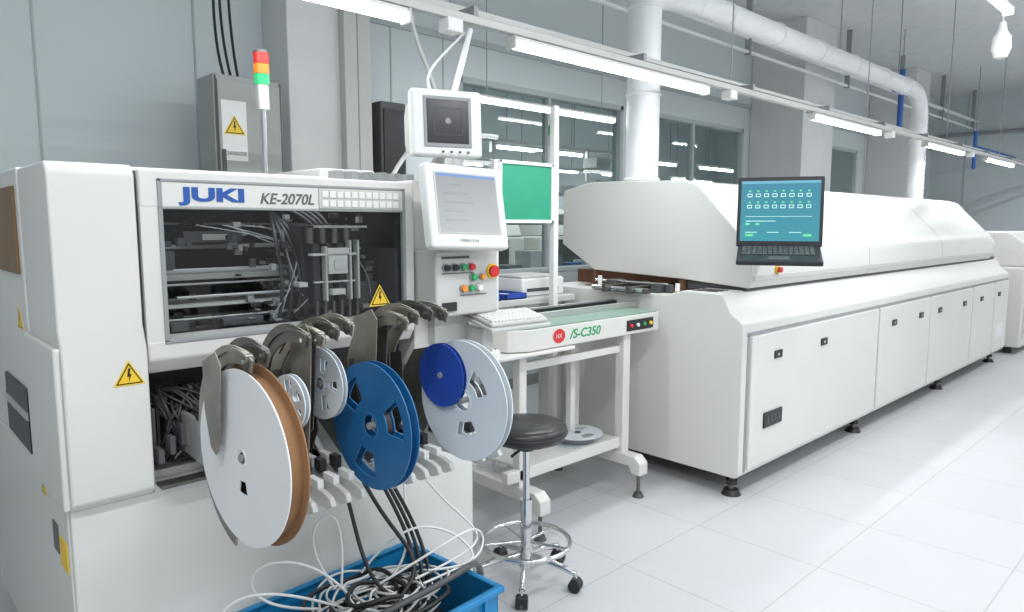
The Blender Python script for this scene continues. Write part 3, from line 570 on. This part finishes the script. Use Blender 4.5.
# ================================================================ STOOL
sx,sy=1.985,2.005
r=root('swivel_stool',(sx,sy,0))
G.M=Matrix.Translation((0,0,.042))
lathe(r,'cushion',[(0,.575),(.13,.575),(.155,.582),(.168,.60),(.17,.615),(.166,.632),(.15,.645),(.10,.652),(.03,.650),(0,.648)],BKR,(sx,sy,0),56)
torus(r,'cushion_piping',(sx,sy,.612),.169,.004,BK); cyl(r,'seat_plate',(sx,sy,.56),(sx,sy,.576),.10,DG)
cyl(r,'lever_block',(sx,sy,.53),(sx,sy,.565),.03,DG); cyl(r,'lever',(sx,sy,.55),(sx-.13,sy-.05,.545),.006,BK)
G.M=Matrix.Identity(4)
cyl(r,'piston',(sx,sy,.3),(sx,sy,.59),.014,CH); cyl(r,'outer_column',(sx,sy,.10),(sx,sy,.36),.024,CH); cyl(r,'hub',(sx,sy,.07),(sx,sy,.15),.035,CH,r2=.028)
torus(r,'foot_ring',(sx,sy,.175),.185,.010,CH)
sp=[]
for k in range(5):
    a=rad(5+72*k); ca,sa=math.cos(a),math.sin(a)
    sp.append(((sx,sy,.175),(sx+.185*ca,sy+.185*sa,.175),.006))
    tube(r,'base_arm',[(sx,sy,.12),(sx+.08*ca,sy+.08*sa,.115),(sx+.17*ca,sy+.17*sa,.09),(sx+.22*ca,sy+.22*sa,.075)],.013,CH)
    cx,cy=sx+.22*ca,sy+.22*sa
    cyl(r,'caster_stem',(cx,cy,.045),(cx,cy,.08),.008,CH)
    for s in (-1,1):
        cyl(r,'caster_wheel',(cx-sa*.006*s,cy+ca*.006*s,.026),(cx-sa*.024*s,cy+ca*.024*s,.026),.026,BK)
    cyl(r,'caster_hood',(cx-sa*.02,cy+ca*.02,.036),(cx+sa*.02,cy-ca*.02,.036),.022,BK)
multicyl(r,'ring_spoke',sp,CH)
# ================================================================ REFLOW OVEN
r=root('reflow_oven',(6.4,2.6,0))
OX0,OX1=3.42,9.3
body=[(1.84,.12),(1.82,.14),(1.82,.955),(1.835,.985),(1.90,1.03),(1.95,1.125),(1.99,1.13),(2.2,1.13),(2.3,1.10),(3.30,1.10),(3.34,1.06),(3.34,.12)]
prism(r,'lower_body',body,'x',OX0,OX1,W2,.008,3)
box(r,'plinth',(OX0+.1,1.92,.09),(OX1-.1,3.25,.13),GR)
lid=[(1.93,1.145),(1.905,1.19),(1.915,1.33),(1.97,1.42),(2.27,1.735),(2.36,1.765),(3.02,1.785),(3.12,1.78),(3.33,1.735),(3.34,1.37),(3.05,1.20),(2.36,1.175)]
LX0,LX1=3.66,8.9
prism(r,'lid',lid,'x',LX0,LX1,W2,.006,3)
prism(r,'lid_end_cover',[(1.99,1.16),(1.96,1.3),(2.02,1.40),(2.3,1.62),(2.4,1.65),(3.2,1.65),(3.3,1.55),(3.3,1.16)],'x',LX1,LX1+.35,W2,.02,3)
box(r,'lid_shadow_strip',(LX0+.03,1.955,1.12),(LX1+.3,2.34,1.16),DG)  # dark strip painted in for the shadow line under the lid
box(r,'lid_rim',(LX0+.01,1.899,1.185),(LX1+.1,1.93,1.215),WG,.003)
box(r,'tunnel_inside',(LX0+.12,2.34,1.10),(LX1,3.3,1.19),COP)
for x in (5.4,7.15):
    prism(r,'lid_seam',[(p[0]-.0008 if p[0]<2.5 else p[0],p[1]+.0008) for p in lid],'x',x,x+.005,GR)
multibox(r,'apron_slot',[((OX0+.06+.055*i,2.02,1.128),(OX0+.08+.055*i,2.18,1.133)) for i in range(3)],BK)
multibox(r,'tunnel_frame',[((LX0-.10,2.34,1.10),(LX0+.02,3.05,1.105)),((LX0-.02,2.34,1.10),(LX0+.02,2.37,1.17)),((LX0-.02,3.02,1.10),(LX0+.02,3.05,1.19))],COP,.001)
multibox(r,'infeed_rail',[((3.30,2.48,1.10),(LX0+.1,2.51,1.14)),((3.30,2.66,1.10),(LX0+.1,2.69,1.14)),((3.36,2.40,1.10),(3.40,2.80,1.13))],STD,.003)
multibox(r,'infeed_block',[((3.45,2.38,1.10),(3.55,2.44,1.155)),((3.45,2.72,1.10),(3.58,2.78,1.16)),((3.50,2.33,1.10),(3.53,2.37,1.15)),((3.38,2.52,1.11),(3.6,2.65,1.12))],DG,.004)
multicyl(r,'infeed_knob',[((3.46,2.26,1.12),(3.46,2.26,1.165),.014),((3.48,2.85,1.10),(3.48,2.85,1.18),.014)],WB)
multicyl(r,'infeed_shaft',[((3.5,2.35,1.15),(3.5,2.9,1.15),.008),((3.35,2.42,1.12),(3.35,2.8,1.12),.014)],CH)
multicyl(r,'stop_button_base',[((3.95,1.907,1.24),(3.95,1.897,1.24),.024)],YE); multicyl(r,'stop_button',[((3.95,1.899,1.24),(3.95,1.875,1.24),.016)],RD)
edges=[(3.50,5.36),(5.40,6.54),(6.58,7.82),(7.86,8.66),(8.70,9.26)]
for i,(a,b_) in enumerate(edges):
    box(r,'door_panel_%d'%i,(a,1.806,.16),(b_,1.822,.90),W2,.006,3)
multibox(r,'door_gap',[((a-.032,1.8175,.15),(a-.008,1.8195,.91)) for a,b_ in edges]+[((3.46,1.8175,.905),(9.27,1.8195,.925))],GR)
lat=[3.80,4.42,5.68,6.30,6.8,7.55,8.15,8.85]
multibox(r,'latch_plate',[((x-.045,1.798,.75),(x+.045,1.807,.795)) for x in lat],BK,.003)
multibox(r,'latch_lever',[((x-.02,1.793,.765),(x+.0,1.799,.78)) for x in lat],CH,.002)
multibox(r,'vent_handle',[((3.65,1.796,.365),(3.87,1.807,.455))],BK,.006)
multibox(r,'vent_slot',[((3.68+.045*i,1.793,.39),(3.70+.045*i,1.798,.425)) for i in range(4)],DG,.003)
box(r,'rating_label',(8.8,1.802,.30),(9.1,1.807,.45),WB)
for x in (3.50,5.24,7.2,9.05):
    for y in (1.90,3.2):
        cyl(r,'foot_stem',(x,y,.02),(x,y,.12),.018,STD,n=12); cyl(r,'foot_pad',(x,y,0),(x,y,.03),.055,BK,r2=.04)
        cyl(r,'foot_nut',(x,y,.06),(x,y,.085),.035,BK,n=6)
# ================================================================ LAPTOP on swing bracket
r=root('laptop',(3.5,1.66,1.38))
H0=Matrix.Translation((3.60,1.735,1.385))@Matrix.Rotation(rad(-63),4,'Z')   # hinge frame
G.M=H0@Matrix.Rotation(rad(15),4,'X')@Matrix.Translation((0,-.08,-.02))
box(r,'base',(-.205,-.19,0),(.205,.08,.026),BK,.006); multibox(r,'key',[((-.18+.0255*i,-.085+.030*j,.026),(-.159+.0255*i,-.061+.030*j,.030)) for i in range(14) for j in range(5)],DG)
box(r,'touchpad',(-.05,-.17,.026),(.05,-.11,.028),DG)
M0=G.M.copy()
G.M=H0@Matrix.Rotation(rad(-6),4,'X')
box(r,'lid',(-.215,0,0),(.215,.014,.372),BK,.008); box(r,'screen',(-.197,-.002,.03),(.197,.001,.35),SCT)
box(r,'title_bar',(-.197,-.003,.336),(.197,-.0015,.35),mat('ui_blue2',(.1,.3,.4),.3,emit=(.15,.4,.5),es=.4))
ic=[];ig=[]
for i in range(8):
    for j in range(2):
        x=-.165+.042*i; z=.265-.06*j
        ic+=[((x,-.0035,z),(x+.024,-.002,z+.003)),((x,-.0035,z+.015),(x+.024,-.002,z+.018)),((x,-.0035,z),(x+.003,-.002,z+.018)),((x+.021,-.0035,z),(x+.024,-.002,z+.018))]
        ig.append(((x+.006,-.0035,z+.028),(x+.018,-.002,z+.036)))
ic+=[((-.17,-.0035,.16),(.16,-.002,.162)),((-.17,-.0035,.135),(-.02,-.002,.138)),((-.17,-.0035,.075),(-.11,-.002,.078)),((-.06,-.0035,.075),(-.0,-.002,.078)),((.05,-.0035,.075),(.11,-.002,.078))]
ig+=[((-.17,-.0035,.115),(-.15,-.002,.127)),((-.12,-.0035,.115),(-.10,-.002,.127)),((-.17,-.0035,.055),(-.13,-.002,.068)),((.12,-.0035,.055),(.16,-.002,.068))]
multibox(r,'screen_icon',ic,SCW); multibox(r,'screen_icon_green',ig,SCN)
G.M=M0; box(r,'bracket_plate',(-.10,-.12,-.012),(.10,.05,0),W2,.003)
G.M=Matrix.Identity(4)
tube(r,'bracket_arm',[(3.56,1.70,1.345),(3.64,1.72,1.33),(3.74,1.84,1.32),(3.76,1.925,1.32)],.018,W2)
# ================================================================ NOTICE BOARD / BACK TABLE
r=root('notice_board',(2.87,2.93,1.1))
box(r,'panel',(2.67,2.90,1.53),(3.07,2.915,1.84),GRB)
multibox(r,'frame',[((2.65,2.89,1.51),(2.67,2.92,1.86)),((3.07,2.89,1.51),(3.09,2.92,1.86)),((2.65,2.89,1.84),(3.09,2.92,1.86)),((2.65,2.89,1.51),(3.09,2.92,1.53))],WB,.003)
multibox(r,'post',[((3.09,2.89,0),(3.13,2.93,2.2)),((2.62,2.90,0),(2.65,2.93,1.86))],WB,.004)
r=root('signal_tower',(3.18,2.91,1.06))
cyl(r,'pole',(3.18,2.99,1.06),(3.18,2.99,2.02),.012,CH); cyl(r,'socket',(3.18,2.99,1.99),(3.18,2.99,2.04),.03,WG); cyl(r,'lens_green',(3.18,2.99,2.04),(3.18,2.99,2.10),.03,LG); lathe(r,'cap',[(.031,2.10),(.02,2.115),(0,2.117)],WG,(3.18,2.99,0))
r=root('side_table',(3.0,3.2,0))
box(r,'top',(2.3,2.97,1.02),(3.38,3.5,1.06),WG,.006); multibox(r,'leg',[((x,y,0),(x+.04,y+.04,1.02)) for x in (2.32,3.32) for y in (3.0,3.44)],AL,.003)
r=root('inspection_unit',(3.17,3.2,1.06)); box(r,'case',(2.98,3.05,1.06),(3.36,3.38,1.17),WB,.012); box(r,'slot',(3.02,3.045,1.09),(3.3,3.052,1.11),DG); box(r,'top_cover',(3.0,3.08,1.17),(3.34,3.35,1.185),WG,.006)
for x,y,h in ((2.58,2.99,1.06),(2.79,2.99,1.06)):
    r=root('component_tray',(x+.08,y+.1,h)); multibox(r,'tray_wall',[((x,y,h),(x+.17,y+.008,h+.035)),((x,y+.22,h),(x+.17,y+.228,h+.035)),((x,y,h),(x+.008,y+.228,h+.035)),((x+.162,y,h),(x+.17,y+.228,h+.035))],BLD,.001); box(r,'tray_bottom',(x,y,h),(x+.17,y+.228,h+.008),BLD)
    box(r,'circuit_board',(x+.02,y+.02,h+.008),(x+.15,y+.2,h+.02),WB)
r=root('standing_fan',(2.95,3.75,0))
fx,fy,fz=2.95,3.75,1.5
cyl(r,'pole',(fx,fy,.03),(fx,fy,fz),.015,DG); cyl(r,'base',(fx,fy,0),(fx,fy,.04),.2,DG,r2=.18)
for R in (.18,.14,.10,.06): torus(r,'guard_ring',(fx,fy-.06,fz),R,.003,GR,'y',40,6)
multicyl(r,'guard_spoke',[((fx,fy-.06,fz),(fx+.18*math.cos(k*math.pi/8),fy-.06,fz+.18*math.sin(k*math.pi/8)),.002) for k in range(16)],GR,6)
cyl(r,'motor',(fx,fy-.04,fz),(fx,fy+.08,fz),.05,DG)
for k in range(4):
    G.M=Matrix.Translation((fx,fy-.03,fz))@Matrix.Rotation(rad(90*k),4,'Y'); prism(r,'blade',[(.02,-.02),(.15,-.06),(.16,.05),(.03,.03)],'y',-.003,.003,DG); G.M=Matrix.Identity(4)
# ================================================================ FAR END
r=root('board_unloader',(10.6,2.3,0))
box(r,'body',(9.75,1.75,.08),(11.4,2.95,1.02),W2,.03); prism(r,'hood',[(1.75,1.02),(1.8,1.3),(1.95,1.42),(2.8,1.42),(2.95,1.3),(2.95,1.02)],'x',9.8,11.35,W2,.02)
multibox(r,'door',[((9.8,1.738,.2),(10.5,1.75,.95)),((10.54,1.738,.2),(11.3,1.75,.95))],W2,.006); box(r,'window',(9.95,1.77,1.06),(11.2,1.79,1.25),BRN)
multibox(r,'foot',[((x,y,0),(x+.08,y+.08,.08)) for x in (9.85,11.2) for y in (1.85,2.8)],BK)
r=root('storage_locker',(15.2,4.2,0)); box(r,'shell',(14.7,3.9,0),(15.7,4.5,1.9),WG,.01); multibox(r,'door',[((14.72,3.885,.1),(15.19,3.9,1.85)),((15.21,3.885,.1),(15.68,3.9,1.85))],W,.004); multibox(r,'handle',[((15.14,3.87,.95),(15.16,3.885,1.1)),((15.24,3.87,.95),(15.26,3.885,1.1))],DG)
# ================================================================ WORLD / CAMERA
w=bpy.data.worlds.new('world'); S.world=w; w.use_nodes=True
bg=w.node_tree.nodes['Background']; bg.inputs[0].default_value=(.86,.92,1,1); bg.inputs[1].default_value=.76
cam=bpy.data.cameras.new('camera'); co=bpy.data.objects.new('camera',cam); COL.objects.link(co)
cam.lens=700/1024*36; cam.sensor_width=36; cam.clip_start=.05
co.location=(0,0,1.5); co.rotation_euler=(rad(83.4),0,rad(-43.5)); S.camera=co
S.view_settings.view_transform='Standard'; S.view_settings.look='None'
